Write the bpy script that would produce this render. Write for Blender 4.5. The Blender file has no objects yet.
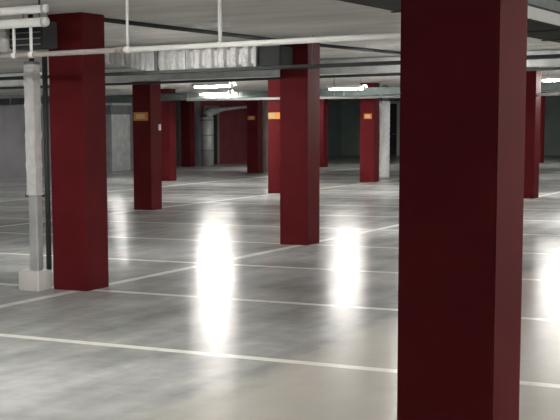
import bpy, bmesh, math, random
from mathutils import Vector, Matrix, noise

random.seed(7)
C = bpy.context.scene.collection
sc = bpy.context.scene

# ------------------------------------------------------------ camera
YAW, PITCH, ROLL = 0.5558086802, 0.1178711411, -0.0144182699
CAM_H = 1.59455
fw = Vector((-math.sin(YAW)*math.cos(PITCH), math.cos(YAW)*math.cos(PITCH), -math.sin(PITCH)))
r0 = fw.cross(Vector((0, 0, 1))).normalized()
u0 = r0.cross(fw)
rt = math.cos(ROLL)*r0 + math.sin(ROLL)*u0
up = -math.sin(ROLL)*r0 + math.cos(ROLL)*u0
camd = bpy.data.cameras.new('camera')
cam = bpy.data.objects.new('camera', camd)
C.objects.link(cam)
m = Matrix((rt, up, -fw)).transposed().to_4x4()
m.translation = Vector((0, 0, CAM_H))
cam.matrix_world = m
camd.sensor_fit = 'HORIZONTAL'
camd.sensor_width = 36.0
camd.lens = 1279.08*36/560
camd.shift_x = (280-137.53)/560
camd.shift_y = (278.3-210)/560
camd.clip_start = 0.05
camd.clip_end = 300
sc.camera = cam

# ------------------------------------------------------------ world, exposure
w = bpy.data.worlds.new('world'); sc.world = w; w.use_nodes = True
bg = w.node_tree.nodes['Background']
bg.inputs[0].default_value = (0.75, 0.8, 0.85, 1); bg.inputs[1].default_value = 1.3
sc.view_settings.view_transform = 'Standard'
sc.view_settings.look = 'None'
sc.view_settings.gamma = 1.0
sc.view_settings.use_curve_mapping = False
sc.view_settings.exposure = 0.08
TUBE = 175.0         # strength of the bare tubes, all in added lamps
TUBE_FAR = 300.0     # strength of the tubes in the far reflector lamps
CEIL = 2.69

# ------------------------------------------------------------ materials
def nodes(name):
    mt = bpy.data.materials.new(name); mt.use_nodes = True
    nt = mt.node_tree; b = nt.nodes['Principled BSDF']
    return mt, nt, b

def noise_node(nt, scale, detail=3, vec=None, stretch=None):
    tc = nt.nodes.new('ShaderNodeTexCoord') if vec is None else None
    mp = nt.nodes.new('ShaderNodeMapping')
    g = nt.nodes.new('ShaderNodeNewGeometry')
    nt.links.new(g.outputs['Position'], mp.inputs['Vector'])
    if stretch: mp.inputs['Scale'].default_value = stretch
    n = nt.nodes.new('ShaderNodeTexNoise')
    n.inputs['Scale'].default_value = scale; n.inputs['Detail'].default_value = detail
    nt.links.new(mp.outputs[0], n.inputs['Vector'])
    if tc: nt.nodes.remove(tc)
    return n.outputs['Fac']

def ramp(nt, fac, stops):
    r = nt.nodes.new('ShaderNodeValToRGB')
    e = r.color_ramp.elements
    while len(e) < len(stops): e.new(0.5)
    for el, (p, c) in zip(e, stops):
        el.position = p; el.color = (*c, 1)
    nt.links.new(fac, r.inputs[0])
    return r.outputs[0]

def simple(name, col, rough=0.5, metal=0.0, var=0.15, scale=6, bump=0.0, spec=0.5, stretch=None):
    mt, nt, b = nodes(name)
    f = noise_node(nt, scale, 4, stretch=stretch)
    lo = tuple(c*(1-var) for c in col); hi = tuple(min(1, c*(1+var)) for c in col)
    nt.links.new(ramp(nt, f, [(0.3, lo), (0.7, hi)]), b.inputs['Base Color'])
    b.inputs['Roughness'].default_value = rough
    b.inputs['Metallic'].default_value = metal
    b.inputs['Specular IOR Level'].default_value = spec
    if bump:
        bn = nt.nodes.new('ShaderNodeBump'); bn.inputs['Strength'].default_value = bump
        bn.inputs['Distance'].default_value = 0.02
        nt.links.new(noise_node(nt, scale*3, 5, stretch=stretch), bn.inputs['Height'])
        nt.links.new(bn.outputs[0], b.inputs['Normal'])
    return mt

MAROON = simple('maroon_paint', (0.108, 0.0105, 0.0135), 0.65, 0, 0.10, 3, 0.05, 0.07)
MAROON_WALL = simple('maroon_wall_paint', (0.30, 0.07, 0.08), 0.7, 0, 0.15, 2, 0.05, 0.3)
WALL_GREY = simple('grey_wall_paint', (0.25, 0.245, 0.27), 0.8, 0, 0.10, 1.5, 0.05, 0.2)
WALL_GREEN = simple('dark_green_wall_paint', (0.28, 0.34, 0.31), 0.8, 0, 0.15, 1.0, 0.05, 0.2)
CEILM = simple('raw_concrete_ceiling', (0.73, 0.71, 0.675), 0.9, 0, 0.15, 0.9, 0.3, 0.2, (1.0, 3.0, 1.0))
FOIL = simple('crumpled_silver_foil', (0.95, 0.95, 0.94), 0.32, 0.2, 0.10, 9, 0.9, 0.5)
GALV = simple('galvanised_sheet', (0.56, 0.58, 0.58), 0.45, 0.3, 0.15, 4, 0.3, 0.5)
DULL = simple('dull_grey_metal', (0.27, 0.29, 0.29), 0.6, 0.2, 0.12, 5, 0.1)
DUCTTEAL = simple('green_grey_duct_sheet', (0.10, 0.125, 0.12), 0.7, 0.0, 0.2, 3, 0.1, 0.3)
DUCTDARK = simple('dark_duct_sheet', (0.055, 0.055, 0.052), 0.8, 0.0, 0.2, 3, 0.2, 0.2)
DARK = simple('dark_steel', (0.035, 0.04, 0.04), 0.6, 0.2, 0.15, 6)
WHITE = simple('white_enamel', (0.80, 0.80, 0.78), 0.4, 0, 0.05, 5)
PIPEGREY = simple('grey_enamel', (0.30, 0.27, 0.26), 0.5, 0, 0.1, 5)
PLINTH = simple('white_painted_concrete', (0.80, 0.78, 0.75), 0.6, 0, 0.08, 5, 0.1)
ORANGE = simple('orange_sign_paint', (0.62, 0.24, 0.05), 0.6, 0, 0.08, 12)
PALEOR = simple('pale_sign_print', (0.72, 0.45, 0.22), 0.6, 0, 0.08, 12)
YELLOW = simple('yellow_sign_paint', (0.42, 0.36, 0.12), 0.6, 0, 0.08, 12)
BEIGE = simple('beige_enamel', (0.36, 0.31, 0.28), 0.6, 0, 0.1, 5)

TM, nt, b = nodes('added_lit_tube')
b.inputs['Base Color'].default_value = (0.9, 0.9, 0.9, 1)
b.inputs['Emission Color'].default_value = (1.0, 0.97, 0.92, 1)
b.inputs['Emission Strength'].default_value = TUBE
TMF, nt, b = nodes('lit_far_tube')
b.inputs['Base Color'].default_value = (0.9, 0.9, 0.9, 1)
b.inputs['Emission Color'].default_value = (1.0, 0.97, 0.92, 1)
b.inputs['Emission Strength'].default_value = TUBE_FAR

# polished concrete floor with painted bay lines
FLOOR, nt, b = nodes('polished_concrete_floor')
L = nt.links
def math_(op, a, bb=None, c=None):
    n = nt.nodes.new('ShaderNodeMath'); n.operation = op
    for i, v in enumerate((a, bb, c)):
        if v is None: continue
        if isinstance(v, (int, float)): n.inputs[i].default_value = v
        else: L.new(v, n.inputs[i])
    return n.outputs[0]
geo = nt.nodes.new('ShaderNodeNewGeometry')
sep = nt.nodes.new('ShaderNodeSeparateXYZ'); L.new(geo.outputs['Position'], sep.inputs[0])
X, Y = sep.outputs[0], sep.outputs[1]
big = noise_node(nt, 0.35, 5, stretch=(1.0, 1.8, 1))
streak = noise_node(nt, 1.3, 5, stretch=(2.6, 0.7, 1))
fine = noise_node(nt, 7.0, 4)
mixv = math_('ADD', math_('MULTIPLY', big, 0.45), math_('ADD', math_('MULTIPLY', streak, 0.4), math_('MULTIPLY', fine, 0.15)))
base = ramp(nt, mixv, [(0.40, (0.27, 0.28, 0.278)), (0.5, (0.36, 0.37, 0.367)), (0.60, (0.46, 0.47, 0.465))])
# the drive lane nearest the camera is warmer and lighter in colour
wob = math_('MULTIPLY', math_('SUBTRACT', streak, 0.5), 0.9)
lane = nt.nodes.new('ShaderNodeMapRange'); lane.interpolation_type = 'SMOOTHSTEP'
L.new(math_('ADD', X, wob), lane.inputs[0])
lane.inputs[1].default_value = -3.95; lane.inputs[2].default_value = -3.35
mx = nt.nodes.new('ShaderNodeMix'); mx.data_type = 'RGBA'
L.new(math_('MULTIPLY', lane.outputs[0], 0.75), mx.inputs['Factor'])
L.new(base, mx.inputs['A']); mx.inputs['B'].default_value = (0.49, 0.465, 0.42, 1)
# lines
def stripe(coord, centre, half):
    d = math_('ABSOLUTE', math_('SUBTRACT', coord, centre))
    return math_('LESS_THAN', d, half)
def between(coord, a, bb):
    return math_('MULTIPLY', math_('GREATER_THAN', coord, a), math_('LESS_THAN', coord, bb))
fr = math_('SUBTRACT', math_('FRACT', math_('ADD', math_('DIVIDE', math_('SUBTRACT', Y, 7.80), 2.62), 0.5)), 0.5)
al = math_('LESS_THAN', math_('ABSOLUTE', math_('MULTIPLY', fr, 2.62)), 0.055)
al = math_('MULTIPLY', al, math_('MULTIPLY', between(X, -17.5, 6.0), between(Y, 7.0, 55)))
bl = math_('MULTIPLY', stripe(X, -7.10, 0.06), between(Y, 4, 55))
bl2 = math_('MULTIPLY', stripe(X, -12.95, 0.06), between(Y, 9, 55))
bl3 = math_('MULTIPLY', stripe(X, -17.5, 0.10), between(Y, 12, 55))
lines = math_('MAXIMUM', math_('MAXIMUM', al, bl), math_('MAXIMUM', bl2, bl3))
wear = nt.nodes.new('ShaderNodeMapRange'); L.new(fine, wear.inputs[0])
wear.inputs[1].default_value = 0.25; wear.inputs[2].default_value = 0.5
wear.inputs[3].default_value = 0.55; wear.inputs[4].default_value = 0.95
mx2 = nt.nodes.new('ShaderNodeMix'); mx2.data_type = 'RGBA'
L.new(math_('MULTIPLY', lines, wear.outputs[0]), mx2.inputs['Factor'])
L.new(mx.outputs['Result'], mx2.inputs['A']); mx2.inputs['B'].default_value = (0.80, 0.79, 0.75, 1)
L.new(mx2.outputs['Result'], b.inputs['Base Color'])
rr = nt.nodes.new('ShaderNodeMapRange'); L.new(big, rr.inputs[0])
rr.inputs[1].default_value = 0.3; rr.inputs[2].default_value = 0.7
rr.inputs[3].default_value = 0.18; rr.inputs[4].default_value = 0.27
L.new(rr.outputs[0], b.inputs['Roughness'])
b.inputs['Specular IOR Level'].default_value = 0.028
bn = nt.nodes.new('ShaderNodeBump'); bn.inputs['Strength'].default_value = 0.07; bn.inputs['Distance'].default_value = 0.01
L.new(noise_node(nt, 3.0, 3), bn.inputs['Height']); L.new(bn.outputs[0], b.inputs['Normal'])

# ------------------------------------------------------------ mesh helpers
def obj(name, bm, mat, parent=None, bevel=0.0, smooth=False):
    bmesh.ops.recalc_face_normals(bm, faces=bm.faces)
    if bevel:
        bmesh.ops.bevel(bm, geom=[e for e in bm.edges if len(e.link_faces) == 2 and e.calc_face_angle(0) > 0.6],
                        offset=bevel, segments=2, affect='EDGES', clamp_overlap=True)
    me = bpy.data.meshes.new(name); bm.to_mesh(me); bm.free()
    if smooth:
        for p in me.polygons: p.use_smooth = True
    me.materials.append(mat)
    o = bpy.data.objects.new(name, me); C.objects.link(o)
    if parent: o.parent = parent
    return o

def box(bm, x0, x1, y0, y1, z0, z1):
    vs = [bm.verts.new((x, y, z)) for z in (z0, z1) for y in (y0, y1) for x in (x0, x1)]
    for f in ((0, 1, 3, 2), (4, 5, 7, 6), (0, 1, 5, 4), (2, 3, 7, 6), (0, 2, 6, 4), (1, 3, 7, 5)):
        bm.faces.new([vs[i] for i in f])
    return vs

def tube(bm, pts, r, seg=14, cap=True):
    pts = [Vector(p) for p in pts]; rings = []
    for i, p in enumerate(pts):
        d = (pts[min(i+1, len(pts)-1)] - pts[max(i-1, 0)]).normalized()
        a = d.cross(Vector((0, 0, 1)))
        if a.length < 0.05: a = d.cross(Vector((0, 1, 0)))
        a.normalize(); c = d.cross(a)
        rad = r[i] if isinstance(r, (list, tuple)) else r
        rings.append([bm.verts.new(p + rad*(math.cos(t)*a + math.sin(t)*c)) for t in [2*math.pi*k/seg for k in range(seg)]])
    for A, B in zip(rings, rings[1:]):
        for k in range(seg):
            bm.faces.new((A[k], A[(k+1) % seg], B[(k+1) % seg], B[k]))
    if cap:
        bm.faces.new(rings[0]); bm.faces.new(rings[-1][::-1])

def B(*a):
    bm = bmesh.new(); box(bm, *a); return bm
def T(pts, r, seg=14):
    bm = bmesh.new(); tube(bm, pts, r, seg); return bm

def tag(o, label, cat, group=None):
    o['label'] = label; o['category'] = cat
    if group: o['group'] = group
    return o
def thing(name, loc, label, cat, group=None):
    o = bpy.data.objects.new(name, None); C.objects.link(o); o.location = loc
    o.empty_display_size = 0.2
    return tag(o, label, cat, group)
def struct(name, bm, mat, **k):
    o = obj(name, bm, mat, **k); o['kind'] = 'structure'; return o

def crumple(bm, amt, freq, seed=0):
    for v in bm.verts:
        n = noise.noise_vector(v.co*freq + Vector((seed, seed*2, 0)))
        v.co += n*amt

# ------------------------------------------------------------ the setting
XL, XR, YF, YB = -25.6, 6.0, -9.0, 61.0
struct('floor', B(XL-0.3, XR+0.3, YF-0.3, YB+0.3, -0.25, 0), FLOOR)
struct('ceiling', B(XL-0.3, XR+0.3, YF-0.3, YB+0.3, CEIL, CEIL+0.25), CEILM)
wl = struct('wall_left', B(XL-0.25, XL, YF, 46.3, 0, CEIL), WALL_GREY)
struct('wall_left_maroon', B(XL-0.25, XL, 46.3, 56.5, 0, CEIL), MAROON_WALL)
struct('wall_left_green', B(XL-0.25, XL, 56.5, YB, 0, CEIL), WALL_GREEN)
struct('wall_back', B(XL-0.25, XR+0.25, YB, YB+0.25, 0, CEIL), WALL_GREEN)
# unseen right side, left open above a parapet so added daylight lights the hall
struct('wall_right', B(XR, XR+0.25, YF, YB, 0, 0.35), WALL_GREY)
struct('wall_right_far', B(XR, XR+0.25, 48, YB, 0.351, CEIL), WALL_GREY)
struct('ground', B(XR+0.35, XR+40, YF-30, YB+30, -0.4, -0.1), CEILM)
struct('wall_front', B(XL-0.25, XR+0.25, YF-0.25, YF, 0, CEIL), WALL_GREY)

# door in the maroon wall
bm = bmesh.new()
for y0, y1, z0, z1 in ((46.5, 46.62, 0, 2.3), (47.62, 47.74, 0, 2.3), (46.5, 47.74, 2.3, 2.42)):
    box(bm, XL+0.005, XL+0.09, y0, y1, z0, z1)
d1 = struct('door_1', bm, BEIGE)
leaf = obj('door_leaf', B(XL+0.01, XL+0.05, 46.625, 47.615, 0.01, 2.295), DARK, d1)
obj('door_handle', T([(XL+0.05, 46.72, 1.05), (XL+0.10, 46.72, 1.05), (XL+0.10, 46.85, 1.05)], 0.012, 8), GALV, leaf)
# tall white-framed doorway in the far wall
bm = bmesh.new()
for x0, x1, z0, z1 in ((-23.3, -23.18, 0, 2.55), (-22.62, -22.46, 0, 2.55), (-23.3, -22.46, 2.55, 2.66)):
    box(bm, x0, x1, YB-0.10, YB-0.005, z0, z1)
d2 = struct('door_2', bm, WHITE)
leaf = obj('door_leaf', B(-23.175, -22.625, YB-0.06, YB-0.01, 0.01, 2.545), DARK, d2)
obj('door_handle', T([(-22.7, YB-0.06, 1.05), (-22.7, YB-0.11, 1.05), (-22.8, YB-0.11, 1.05)], 0.012, 8), GALV, leaf)

# ------------------------------------------------------------ columns
WC = 0.4
def column_mesh(z=CEIL):
    bm = bmesh.new(); box(bm, -WC, 0, 0, WC, 0, z)
    return bm
proto = None
def column(x, y, label):
    """x,y = front right corner at the floor"""
    global proto
    if proto is None:
        proto = obj('column', column_mesh(), MAROON, bevel=0.006); o = proto
    else:
        o = proto.copy(); C.objects.link(o); o.scale = (1, 1, 1)
    o.location = (x, y, 0)
    tag(o, label, 'column', 'square maroon columns')
    return o
W = 0.4
COLS = [
 (-3.68*W, 12.73*W, 'largest and nearest square maroon column, running off the top and bottom of the picture'),
 (-17.45*W, 25.73*W, 'square maroon column at left with the silver foil riser and white plinth beside it'),
 (-17.50*W, 38.88*W, 'square maroon column in the middle of the floor, right of the ribbed silver duct'),
 (-31.77*W, 52.52*W, 'square maroon column with an orange sign, beside the wide grey riser at left'),
 (-32.04*W, 67.83*W, 'square maroon column half hidden behind the middle column, with yellow and orange sign'),
 (-47.59*W, 81.30*W, 'dim maroon column directly behind right edge of the column with the leftmost orange sign'),
 (-48.0*W, 96.59*W, 'small far maroon column with orange sign in front of the maroon wall'),
 (-48.05*W, 110.35*W, 'thin far maroon column just showing at the right edge of the middle column'),
 (-32.32*W, 82.67*W, 'far maroon column with orange sign, left of the thin silver riser'),
 (-17.47*W, 67.09*W, 'maroon column showing just right of the nearest column'),
 (-62.3*W, 110.4*W, 'farthest left maroon column by the wall behind the dim blue-grey riser'),
 (-31.9*W, 125.0*W, 'very far maroon column at right, peeping past the one behind the nearest column'),
]
for k, (x, y, l) in enumerate(COLS):
    o = column(x, y, l)
    if k == 0: o.scale = (1.02, 1.02, 1)

# ------------------------------------------------------------ row signs on the columns
def sign(x0, x1, yface, z0, z1, label, split=False):
    o = thing('row_sign', ((x0+x1)/2, yface, z0), label, 'sign', 'orange signs on the columns')
    w = (x1-x0)/2; h = z1-z0
    pl = obj('sign_plate', B(-w, w, -0.012, -0.001, 0, h), ORANGE, o)
    if split:
        obj('sign_panel', B(-w+0.01, -w*0.05, -0.015, -0.0125, 0.01, h-0.01), YELLOW, pl)['label'] = 'yellowish left half of the sign'
    else:
        obj('sign_panel', B(-w*0.6, w*0.6, -0.015, -0.0125, h*0.22, h*0.78), PALEOR, pl)['label'] = 'paler orange middle of the sign'
sign(-13.08, -12.76, 52.52*W, 1.71, 1.87, 'orange sign on the column beside the wide grey riser, leftmost of the signs')
sign(-13.21, -12.99, 82.67*W, 1.72, 1.86, 'orange sign on the far column left of the thin silver riser, rightmost of the signs')
sign(-19.56, -19.30, 96.59*W, 1.77, 1.90, 'small orange sign on the far column before the maroon wall')
sign(-13.20, -12.86, 67.83*W, 1.73, 1.88, 'orange and yellow sign on the column half hidden behind the middle one', True)

# ------------------------------------------------------------ fluorescent lamps
def lamp_proto(far):
    hl = 0.46 if far else 0.62
    r = thing('fluorescent_lamp', (0, 0, 0), '', 'ceiling lamp')
    if far:
        bm = bmesh.new()
        box(bm, -hl-0.01, hl+0.01, -0.13, 0.13, 0.0751, 0.083)
        for s in (-1, 1):
            q = [(s*0.13, 0.083), (s*0.135, 0.083), (s*0.175, 0.012), (s*0.170, 0.012)]
            a_ = [bm.verts.new((-hl-0.01, y_, z_)) for y_, z_ in q]; c_ = [bm.verts.new((hl+0.01, y_, z_)) for y_, z_ in q]
            bm.faces.new(a_); bm.faces.new(c_[::-1])
            for k in range(4): bm.faces.new((a_[k], a_[(k+1) % 4], c_[(k+1) % 4], c_[k]))
        obj('reflector', bm, WHITE, r)  # trough added to keep the tubes' light off the ceiling
    bm = bmesh.new(); box(bm, -hl, hl, -0.035, 0.035, 0.0, 0.075)
    obj('housing', bm, WHITE, r, bevel=0.008)
    for s in (-1, 1):
        obj('lamp_tube', T([(0.04-hl, s*0.062, -0.012), (hl-0.04, s*0.062, -0.012)], 0.016, 10), TMF if far else TM, r, smooth=True)
        obj('lamp_holder', B((0.01-hl)*s-0.012, (0.01-hl)*s+0.012, -0.08, 0.08, -0.030, 0.04), WHITE, r)
        obj('hanger', T([(0.35*s, 0, 0.084 if far else 0.076), (0.35*s, 0, CEIL-2.46)], 0.005, 6), DULL, r)
    return r
LAMPS = [  # x, y, rotation, label; lamps called added are unseen and brighten the hall
 (-13.6, 25.2, 0, 'lit twin tube lamp left of the middle column, nearer and larger of the two there'),
 (-12.4, 29.9, 0, 'lit twin tube lamp between the middle and the far signed column'),
 (-6.75, 28.2, 0, 'lit twin tube lamp at the right edge, right of the nearest column'),
 (-2.6, -1.0, math.pi/2, 'added fill lamp over the lane behind the camera'),  # added to lift the nearest column's front face
 (-21.0, 32.6, math.pi/2, 'lit twin tube lamp far at left, above the top of the wide grey riser'),
 (-16.7, 31.05, 0, 'lit twin tube lamp left of the middle column, smaller one behind the nearer lamp'),
 (-10.3, 48.0, 0, 'added unseen lamp far off in the row behind the nearest column'),  # this and the next two are added, out of sight
 (-15.5, 46.0, 0, 'added unseen lamp far off, above the floor right of the middle column'),
 (-4.2, 22.0, math.pi/2, 'added unseen lamp over the lane behind the nearest column'),
 (-9.02, 13.15, 1.85, 'added fill lamp hidden straight behind the left column'),  # added out of sight to brighten the ribbed duct
 (-17.5, 17.0, math.pi/2, 'added fill lamp out of frame, beyond the left column'),  # added beyond the left edge for general light
 (-6.5, 19.0, 0, 'added fill lamp hidden straight behind the nearest column'),  # added out of sight to light the mid floor
 (-9.5, 28.0, 0, 'added fill lamp hidden far behind the nearest column'),  # added behind the column for more mid-floor light
 (2.5, 13.0, math.pi/2, 'added fill lamp out of frame at right, far one over next lane'),  # added row beyond the right edge for general light
 (2.5, 20.0, math.pi/2, 'added fill lamp out of frame at right, farthest one over the next lane'),
 (2.5, 34.0, math.pi/2, 'added fill lamp out of frame at right, deep in the hall'),
 (-4.6, 6.4, 0, 'added fill lamp above the frame, just left of the nearest column'),  # added overhead, out of view, to lift near floor and ceiling
 (-6.6, 5.8, 0, 'added fill lamp above the frame, over the near left floor'),
 (-22.0, 24.0, math.pi/2, 'added fill lamp out of frame by the grey left wall'),  # added with the next two to raise the far floor
 (-20.5, 43.0, 0, 'added fill lamp deep in the hall before the maroon wall'),
 (-8.5, 38.0, 0, 'added fill lamp deep in the hall behind the nearest column'),
 (1.3, 7.6, math.pi/2, 'added fill lamp above the frame, over the pale floor at lower right'),  # added out of view to light the right-hand floor
]
protos = {}
for i, (x, y, rz, lab) in enumerate(LAMPS):
    far = y > 12.5 and x < 0
    if far not in protos: r = protos[far] = lamp_proto(far)
    else:
        lp = protos[far]
        r = lp.copy(); C.objects.link(r)
        for ch in list(lp.children):
            c = ch.copy(); C.objects.link(c); c.parent = r
    r.location = (x, y, 2.46); r.rotation_euler = (0, 0, rz)
    tag(r, lab, 'ceiling lamp', 'fluorescent lamps under the ceiling')

# ------------------------------------------------------------ thin white pipe on rods (runs across the picture)
p = thing('suspended_pipe', (-5.2, 8.8, 2.209), 'thin white horizontal pipe on hanging rods crossing in front of two columns', 'pipe')
def rel(o, pts): return [tuple(Vector(q)-o.location) for q in pts]
obj('pipe_length', T(rel(p, [(-5.60, 8.8, 2.209), (-3.0, 8.8, 2.209)]), 0.022), WHITE, p, smooth=True)
obj('pipe_length', T(rel(p, [(-8.6, 8.8, 2.209), (-5.60, 8.8, 2.209)]), 0.022), PIPEGREY, p, smooth=True)['label'] = 'greyer left stretch of the pipe'
obj('coupling', T(rel(p, [(-5.64, 8.8, 2.209), (-5.56, 8.8, 2.209)]), 0.027), PIPEGREY, p, smooth=True)
for x, rad in ((-6.662, 0.013), (-6.484, 0.013), (-5.527, 0.012), (-4.69, 0.0155), (-3.2, 0.012)):
    rod = obj('hanging_rod', T(rel(p, [(x, 8.8, 2.225), (x, 8.8, 2.434 if x < -6 else (CEIL if x < -3.4 else 2.399))]), rad, 10), WHITE, p, smooth=True)
    obj('clamp', T(rel(p, [(x-0.02, 8.8, 2.209), (x+0.02, 8.8, 2.209)]), 0.028, 12), WHITE, rod, smooth=True)

# two thick white insulated pipes top left
for z, rad, lab in ((2.582, 0.034, 'upper of the two thick white pipes ending at the left column'),
                    (2.474, 0.038, 'lower of the two thick white pipes ending at the left column')):
    t = thing('insulated_pipe', (-6.675, 8.8, z), lab, 'pipe', 'thick white pipes at top left')
    obj('pipe_length', T([(-2.2, 0, 0), (0.36, 0, 0)], rad, 16), WHITE, t, smooth=True)
    for x in (-1.6, -0.19, 0.33):
        obj('pipe_band', T([(x-0.012, 0, 0), (x+0.012, 0, 0)], rad+0.006, 16), GALV, t, smooth=True)
    for x in (-1.3, 0.25):
        obj('pipe_hanger', B(x-0.008, x+0.008, 0.045, 0.051, 0.0, CEIL-z), DULL, t)
        obj('pipe_hanger', B(x-0.008, x+0.008, rad-0.004, 0.0449, -0.006, 0.006), DULL, t)

# dark fan box and foil duct left of the left column
t = thing('fan_box', (-7.28, 9.7, 2.33), 'black ventilation box under the thick white pipes beside the left column', 'ventilation box')
obj('casing', B(-0.12, 0.26, 0, 0.25, 0, 0.25), DARK, t, bevel=0.01)
for k in range(4):
    obj('louvre', B(-0.10, 0.24, -0.012, 0.002, 0.03+k*0.055, 0.04+k*0.055), DULL, t)
for x in (-0.1, 0.18):
    obj('hanger', T([(x, 0.2, 0.245), (x, 0.2, CEIL-2.33)], 0.006, 6), DULL, t)
t = thing('foil_duct', (-7.8, 9.6, 2.30), 'bright crumpled foil duct at the left edge beside the black box', 'duct')
bm = bmesh.new()
tube(bm, [(-0.9+i*0.03, 0.2, 0.15) for i in range(42)], [0.125+0.008*(i % 2) for i in range(42)], 20)
crumple(bm, 0.008, 9)
obj('duct_body', bm, FOIL, t, smooth=True)
for x in (-0.7, -0.05):
    obj('hanger', T([(x, 0.2, 0.26), (x, 0.2, CEIL-2.30)], 0.006, 6), DULL, t)

# foil riser beside the left column, on a white plinth
px0, px1 = -7.645, -7.395
o = obj('plinth', B(px0, px1, 10.06, 10.285, 0, 0.20), PLINTH, bevel=0.012)
tag(o, 'low white block on the floor under the silver riser at left', 'plinth')
t = thing('foil_riser', (-7.485, 10.16, 0.201), 'upright silver foil riser beside the left column, standing on the white block', 'riser')
bm = bmesh.new()
n = 26; half = 0.056
zs = [0.74+i*(1.27/n) for i in range(n+1)]
rings = []
for i, z in enumerate(zs):
    k = half + (0.005 if i % 6 == 0 else 0)
    ring = []
    for cx_, cy_ in ((-1, -1), (-.33, -1), (.33, -1), (1, -1), (1, -.33), (1, .33), (1, 1), (.33, 1), (-.33, 1), (-1, 1), (-1, .33), (-1, -.33)):
        ring.append(bm.verts.new((cx_*k, cy_*k, z)))
    rings.append(ring)
for A, Bq in zip(rings, rings[1:]):
    for k in range(12): bm.faces.new((A[k], A[(k+1) % 12], Bq[(k+1) % 12], Bq[k]))
bm.faces.new(rings[0]); bm.faces.new(rings[-1])
crumple(bm, 0.005, 7, 3)
obj('foil_sleeve', bm, FOIL, t)
obj('lower_pipe', B(-0.048, 0.056, -0.05, 0.05, 0, 0.745), GALV, t, bevel=0.01)['label'] = 'smooth grey lower part of the riser'
obj('bracket', B(-0.16, 0.10, 0.0571, 0.07, 0.72, 0.75), DARK, t)
obj('top_pipe', T([(0, 0, 2.0), (0, 0, CEIL-0.203)], 0.025), DARK, t, smooth=True)
obj('top_collar', B(-0.06, 0.06, -0.06, 0.06, 2.0, 2.035), DULL, t, bevel=0.008)

t = obj('dark_upright', T([(-7.405, 10.262, 0.203), (-7.405, 10.262, 2.325)], 0.026, 12), DARK, smooth=True)  # dark round strip filling the gap beside the column
tag(t, 'slim dark upright strip squeezed between the silver riser and the left column', 'pipe')

# ------------------------------------------------------------ ribbed silver duct left of the middle column
t = thing('ribbed_duct', (-8.2, 15.0, 2.345), 'long ribbed silver ventilation duct hanging left of the middle column', 'duct')
bm = bmesh.new()
xs = [-0.74 + i*0.036 for i in range(41)]
rings = []
for i, x in enumerate(xs):
    g = (0.0, 0.030, 0.036, 0.030, 0.0)[i % 5]
    y0, y1, z0, z1 = 0+0.0-g, 0.42+g, 0.01-g, 0.255+g
    m_ = (z0+z1)/2
    prof = [(y0+0.03, z0), (y1-0.03, z0), (y1, z0+0.03), (y1, z1-0.03), (y1-0.03, z1), (y0+0.03, z1), (y0, z1-0.03), (y0-0.01, m_), (y0, z0+0.03)]
    rings.append([bm.verts.new((x, a, c)) for a, c in prof])
for A, Bq in zip(rings, rings[1:]):
    for k in range(9): bm.faces.new((A[k], A[(k+1) % 9], Bq[(k+1) % 9], Bq[k]))
bm.faces.new(rings[0]); bm.faces.new(rings[-1])
crumple(bm, 0.006, 6)
obj('duct_body', bm, FOIL, t)
obj('end_flange', B(0.70, 0.735, -0.02, 0.45, 0.0, 0.27), WHITE, t)
obj('mid_flange', B(-0.785, -0.745, -0.03, 0.45, -0.02, 0.30), DULL, t)
# tapering section to the left
bm = bmesh.new()
rings = []
for i in range(22):
    u = i/21; x = -0.79 - u*0.86; g = 0.010 if i % 2 else 0
    g *= 2.0; z0 = 0.0+u*0.15-g; z1 = 0.27 + u*0.04+g
    rings.append([bm.verts.new((x, a, c)) for a, c in ((0-g, z0), (0.42, z0), (0.42, z1), (0-g, z1))])
for A, Bq in zip(rings, rings[1:]):
    for k in range(4): bm.faces.new((A[k], A[(k+1) % 4], Bq[(k+1) % 4], Bq[k]))
bm.faces.new(rings[0]); bm.faces.new(rings[-1])
obj('taper_section', bm, FOIL, t)
obj('fan_housing', B(0.737, 1.06, 0.02, 0.40, 0.01, 0.25), DARK, t, bevel=0.01)['label'] = 'dark box at the right end of the duct'
for x in (-1.3, -0.5, 0.3, 0.95):
    obj('hanger', T([(x, 0.2, 0.245), (x, 0.2, CEIL-2.345)], 0.006, 6), DULL, t)
# second duct crossing above, toward the back
t = thing('branch_duct', (-9.2, 15.9, 2.42), 'short silver branch duct behind the tapering end of the ribbed duct', 'duct')
bm = bmesh.new(); rings = []
for i in range(14):
    y = i*0.05; g = 0.008 if i % 2 else 0
    rings.append([bm.verts.new((a, y, c)) for a, c in ((-0.28-g, 0-g), (0.28+g, 0-g), (0.28+g, 0.22+g), (-0.28-g, 0.22+g))])
for A, Bq in zip(rings, rings[1:]):
    for k in range(4): bm.faces.new((A[k], A[(k+1) % 4], Bq[(k+1) % 4], Bq[k]))
bm.faces.new(rings[0]); bm.faces.new(rings[-1])
obj('duct_body', bm, FOIL, t)
for x in (-0.2, 0.2):
    obj('hanger', T([(x, 0.3, 0.215), (x, 0.3, CEIL-2.42)], 0.006, 6), DULL, t)

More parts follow.
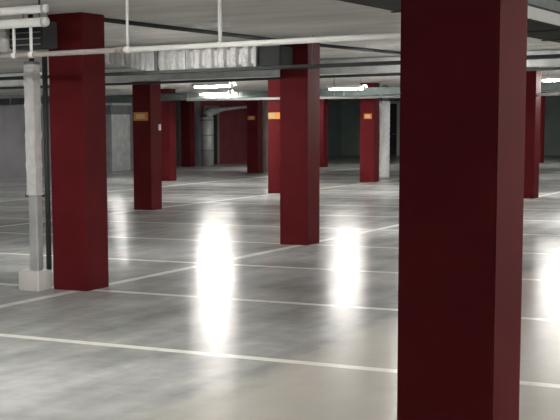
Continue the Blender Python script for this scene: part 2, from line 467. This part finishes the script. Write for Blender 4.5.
# ------------------------------------------------------------ dark duct overhead toward the right
t = thing('overhead_duct', (-3.06, 10, 2.40), 'big dark duct overhead running away past the nearest column, pale on its right side', 'duct')
obj('duct_body', B(-0.32, 0.285, -6, 4.5, 0, 0.27), DUCTDARK, t, bevel=0.006)
obj('side_sheet', B(0.286, 0.30, -6, 4.5, 0.0, 0.095), WHITE, t)['label'] = 'pale right side of the duct'
obj('side_seam', B(0.286, 0.306, -6, 4.5, 0.0951, 0.112), DARK, t)
obj('upper_sheet', B(0.286, 0.298, -6, 4.5, 0.1121, 0.20), DULL, t)
for k in range(7):
    obj('duct_flange', B(-0.335, 0.3, -5.2+k*1.4, -5.17+k*1.4, -0.010, 0.0), DUCTDARK, t)
for k in range(5):
    obj('hanger', B(-0.30, -0.28, -5+k*2.4, -4.98+k*2.4, 0.265, CEIL-2.40), DULL, t)
# pale duct on the other side of the aisle (bright band right of the nearest column)
t = thing('pale_duct', (-4.55, 16.7, 2.50), 'pale duct crossing under the ceiling just right of the nearest column', 'duct')
obj('duct_body', B(-0.45, 0.55, 0, 0.45, 0.08, 0.185), WHITE, t, bevel=0.01)
obj('duct_flange', B(0.55, 0.57, -0.02, 0.47, 0.06, 0.188), DULL, t)

# ------------------------------------------------------------ cable trays
def tray(name, x0, x1, y, z, mat, label, n, w=0.22, h=0.04):
    t = thing(name, ((x0+x1)/2, y, z), label, 'cable tray', 'long cable trays')
    L2 = (x1-x0)/2
    bm = bmesh.new()
    box(bm, -L2, L2, 0, 0.012, 0, h); box(bm, -L2, L2, w-0.012, w, 0, h); box(bm, -L2, L2, 0.012, w-0.012, 0, 0.008)
    ch_ = obj('tray_channel', bm, mat, t)
    for k in range(3):
        obj('cable', T([(-L2, 0.05+k*0.05, 0.025), (L2, 0.05+k*0.05, 0.025)], 0.014, 8), DARK, ch_, smooth=True)
    for k in range(n):
        x = -L2+0.4+k*(2*L2-0.8)/(n-1)
        obj('hanger', T([(x, w-0.02, h-0.002), (x, w-0.02, CEIL-z)], 0.005, 6), DULL, t)
tray('cable_tray', -12.5, -2.6, 14.70, 2.290, DARK, 'dark cable tray directly below the ribbed duct, nearer of the long trays', 6)
tray('cable_tray', -20.5, -4.0, 20.58, 2.385, DARK, 'dark cable tray crossing above the leftmost signed column, farther of the long trays', 8)

t = thing('grey_duct', (-12, 20.2, 2.43), 'long plain grey duct crossing above the leftmost signed column, between two dark trays', 'duct')
obj('duct_body', B(-9.0, 8.8, 0, 0.33, 0, 0.235), GALV, t, bevel=0.01)
for k in range(14):
    obj('duct_seam', B(-8.5+k*1.3, -8.47+k*1.3, -0.008, -0.0005, 0.005, 0.23), GALV, t)
for k in range(7):
    obj('hanger', B(-8.0+k*2.6, -7.98+k*2.6, 0.1, 0.13, 0.2351, CEIL-2.43), DULL, t)

# slim dark conduits on the ceiling
for pts, lab in (([(-7.15, 10.76, CEIL-0.024), (-7.20, 15.5, CEIL-0.024)], 'dark conduit under the ceiling from the left column to the middle column'),
                 ([(-7.22, 16.0, CEIL-0.024), (-7.04, 20.15, CEIL-0.024)], 'dark conduit under the ceiling running back from the middle column')):
    t = obj('conduit', T(pts, 0.022, 10), DARK, smooth=True)
    tag(t, lab, 'conduit', 'ceiling conduits')
# little pale box on the ceiling
t = thing('junction_box', (-6.60, 12.13, CEIL-0.05), 'small pale flat box fixed under the ceiling above the white pipe', 'junction box')
obj('box_body', B(-0.19, 0.19, 0, 0.2, 0, 0.049), WHITE, t, bevel=0.006)
obj('box_lid', B(-0.17, 0.17, 0.02, 0.18, -0.008, -0.001), WHITE, t)

# distant light pipe and its rods
t = thing('far_pipe', (-10, 27, 2.13), 'pale far pipe crossing below the lit lamps', 'pipe')
obj('pipe_length', T([(-5.3, 0.0, 0.09), (3.8, 0.0, 0.0)], 0.03, 12), GALV, t, smooth=True)
for x, z in ((-4.5, 0.08), (-1.5, 0.05), (1.4, 0.02)):
    obj('hanging_rod', T([(x, 0, z+0.02), (x, 0, CEIL-2.13)], 0.006, 6), DULL, t)
t = thing('far_duct', (-16.5, 31.35, 2.29), 'dark green-grey far duct crossing behind the lit lamps, above the far columns', 'duct')
obj('duct_body', B(-9.0, 9.5, 0, 0.5, 0.03, 0.22), DUCTTEAL, t, bevel=0.01)
for k in range(7):
    obj('hanger', T([(-8.5+k*2.7, 0.25, 0.215), (-8.5+k*2.7, 0.25, CEIL-2.29)], 0.006, 6), DULL, t)
for k in range(12):
    obj('duct_flange', B(-9.0+k*1.55, -8.96+k*1.55, -0.015, 0.0, 0.02, 0.23), DULL, t)

# ------------------------------------------------------------ distant risers
t = thing('foil_riser', (-13.66, 35.80, 0), 'thin far silver riser right of the far column with the orange sign', 'riser')
bm = bmesh.new()
tube(bm, [(0, 0, i*0.08) for i in range(29)], [0.145+0.008*(i % 2) for i in range(29)], 14)
crumple(bm, 0.008, 5); 
for v in bm.verts: v.co.z = max(v.co.z, 0.0)
obj('foil_sleeve', bm, FOIL, t, smooth=True)
obj('top_pipe', T([(0, 0, 2.23), (0, 0, CEIL)], 0.07), DULL, t, smooth=True)

t = thing('wide_riser', (-25.2, 38.95, 0), 'wide pale grey riser between the left column and the leftmost signed column', 'riser')
obj('casing', B(-0.39, 0.0, 0, 1.25, 0, 2.05), GALV, t, bevel=0.01)
obj('upper_casing', B(-0.39, -0.06, 0.05, 1.2, 2.051, 2.38), DULL, t)['label'] = 'darker upper part of the riser'
obj('lid', B(-0.39, 0.06, -0.03, 1.28, 2.381, 2.46), WHITE, t, bevel=0.01)['label'] = 'bright lid on the riser'
obj('top_pipe', T([(-0.15, 0.8, 2.461), (-0.15, 0.8, CEIL-0.002)], 0.07), DULL, t, smooth=True)

t = thing('bent_riser', (-24.75, 45.3, 0), 'dim blue-grey far riser bending over to the right at its top', 'riser')
import_pts = [(0, 0, 0), (0, 0, 1.2), (0, 0, 1.95), (0.05, 0.15, 2.12), (0.3, 0.7, 2.24), (0.6, 1.8, 2.32), (0.8, 4.0, 2.42)]
obj('riser_pipe', T(import_pts[:3], 0.26, 16), GALV, t, smooth=True)
obj('elbow_pipe', T([(0, 0, 1.96)]+import_pts[3:], [0.25, 0.16, 0.08, 0.06, 0.06], 14), GALV, t, smooth=True)
for z in (0.6, 1.2, 1.8):
    obj('collar', T([(0, 0, z), (0, 0, z+0.04)], 0.275, 16), DULL, t, smooth=True)

t = thing('thin_riser', (-19.38, 39.6, 0), 'thin beige upright pipe between the small signed column and the middle column', 'riser')
obj('riser_pipe', T([(0, 0, 0), (0, 0, CEIL)], 0.09, 14), BEIGE, t, smooth=True)
obj('collar', T([(0, 0, 1.85), (0, 0, 1.93)], 0.12, 14), BEIGE, t, smooth=True)

# small white boxes on a column side and by the wall
t = obj('switch_box', B(-12.706, -12.67, 21.27, 21.34, 1.52, 1.64), WHITE, bevel=0.006)
t.location = (0, 0, 0)
tag(t, 'tiny white box on the right side of the leftmost signed column', 'switch box')
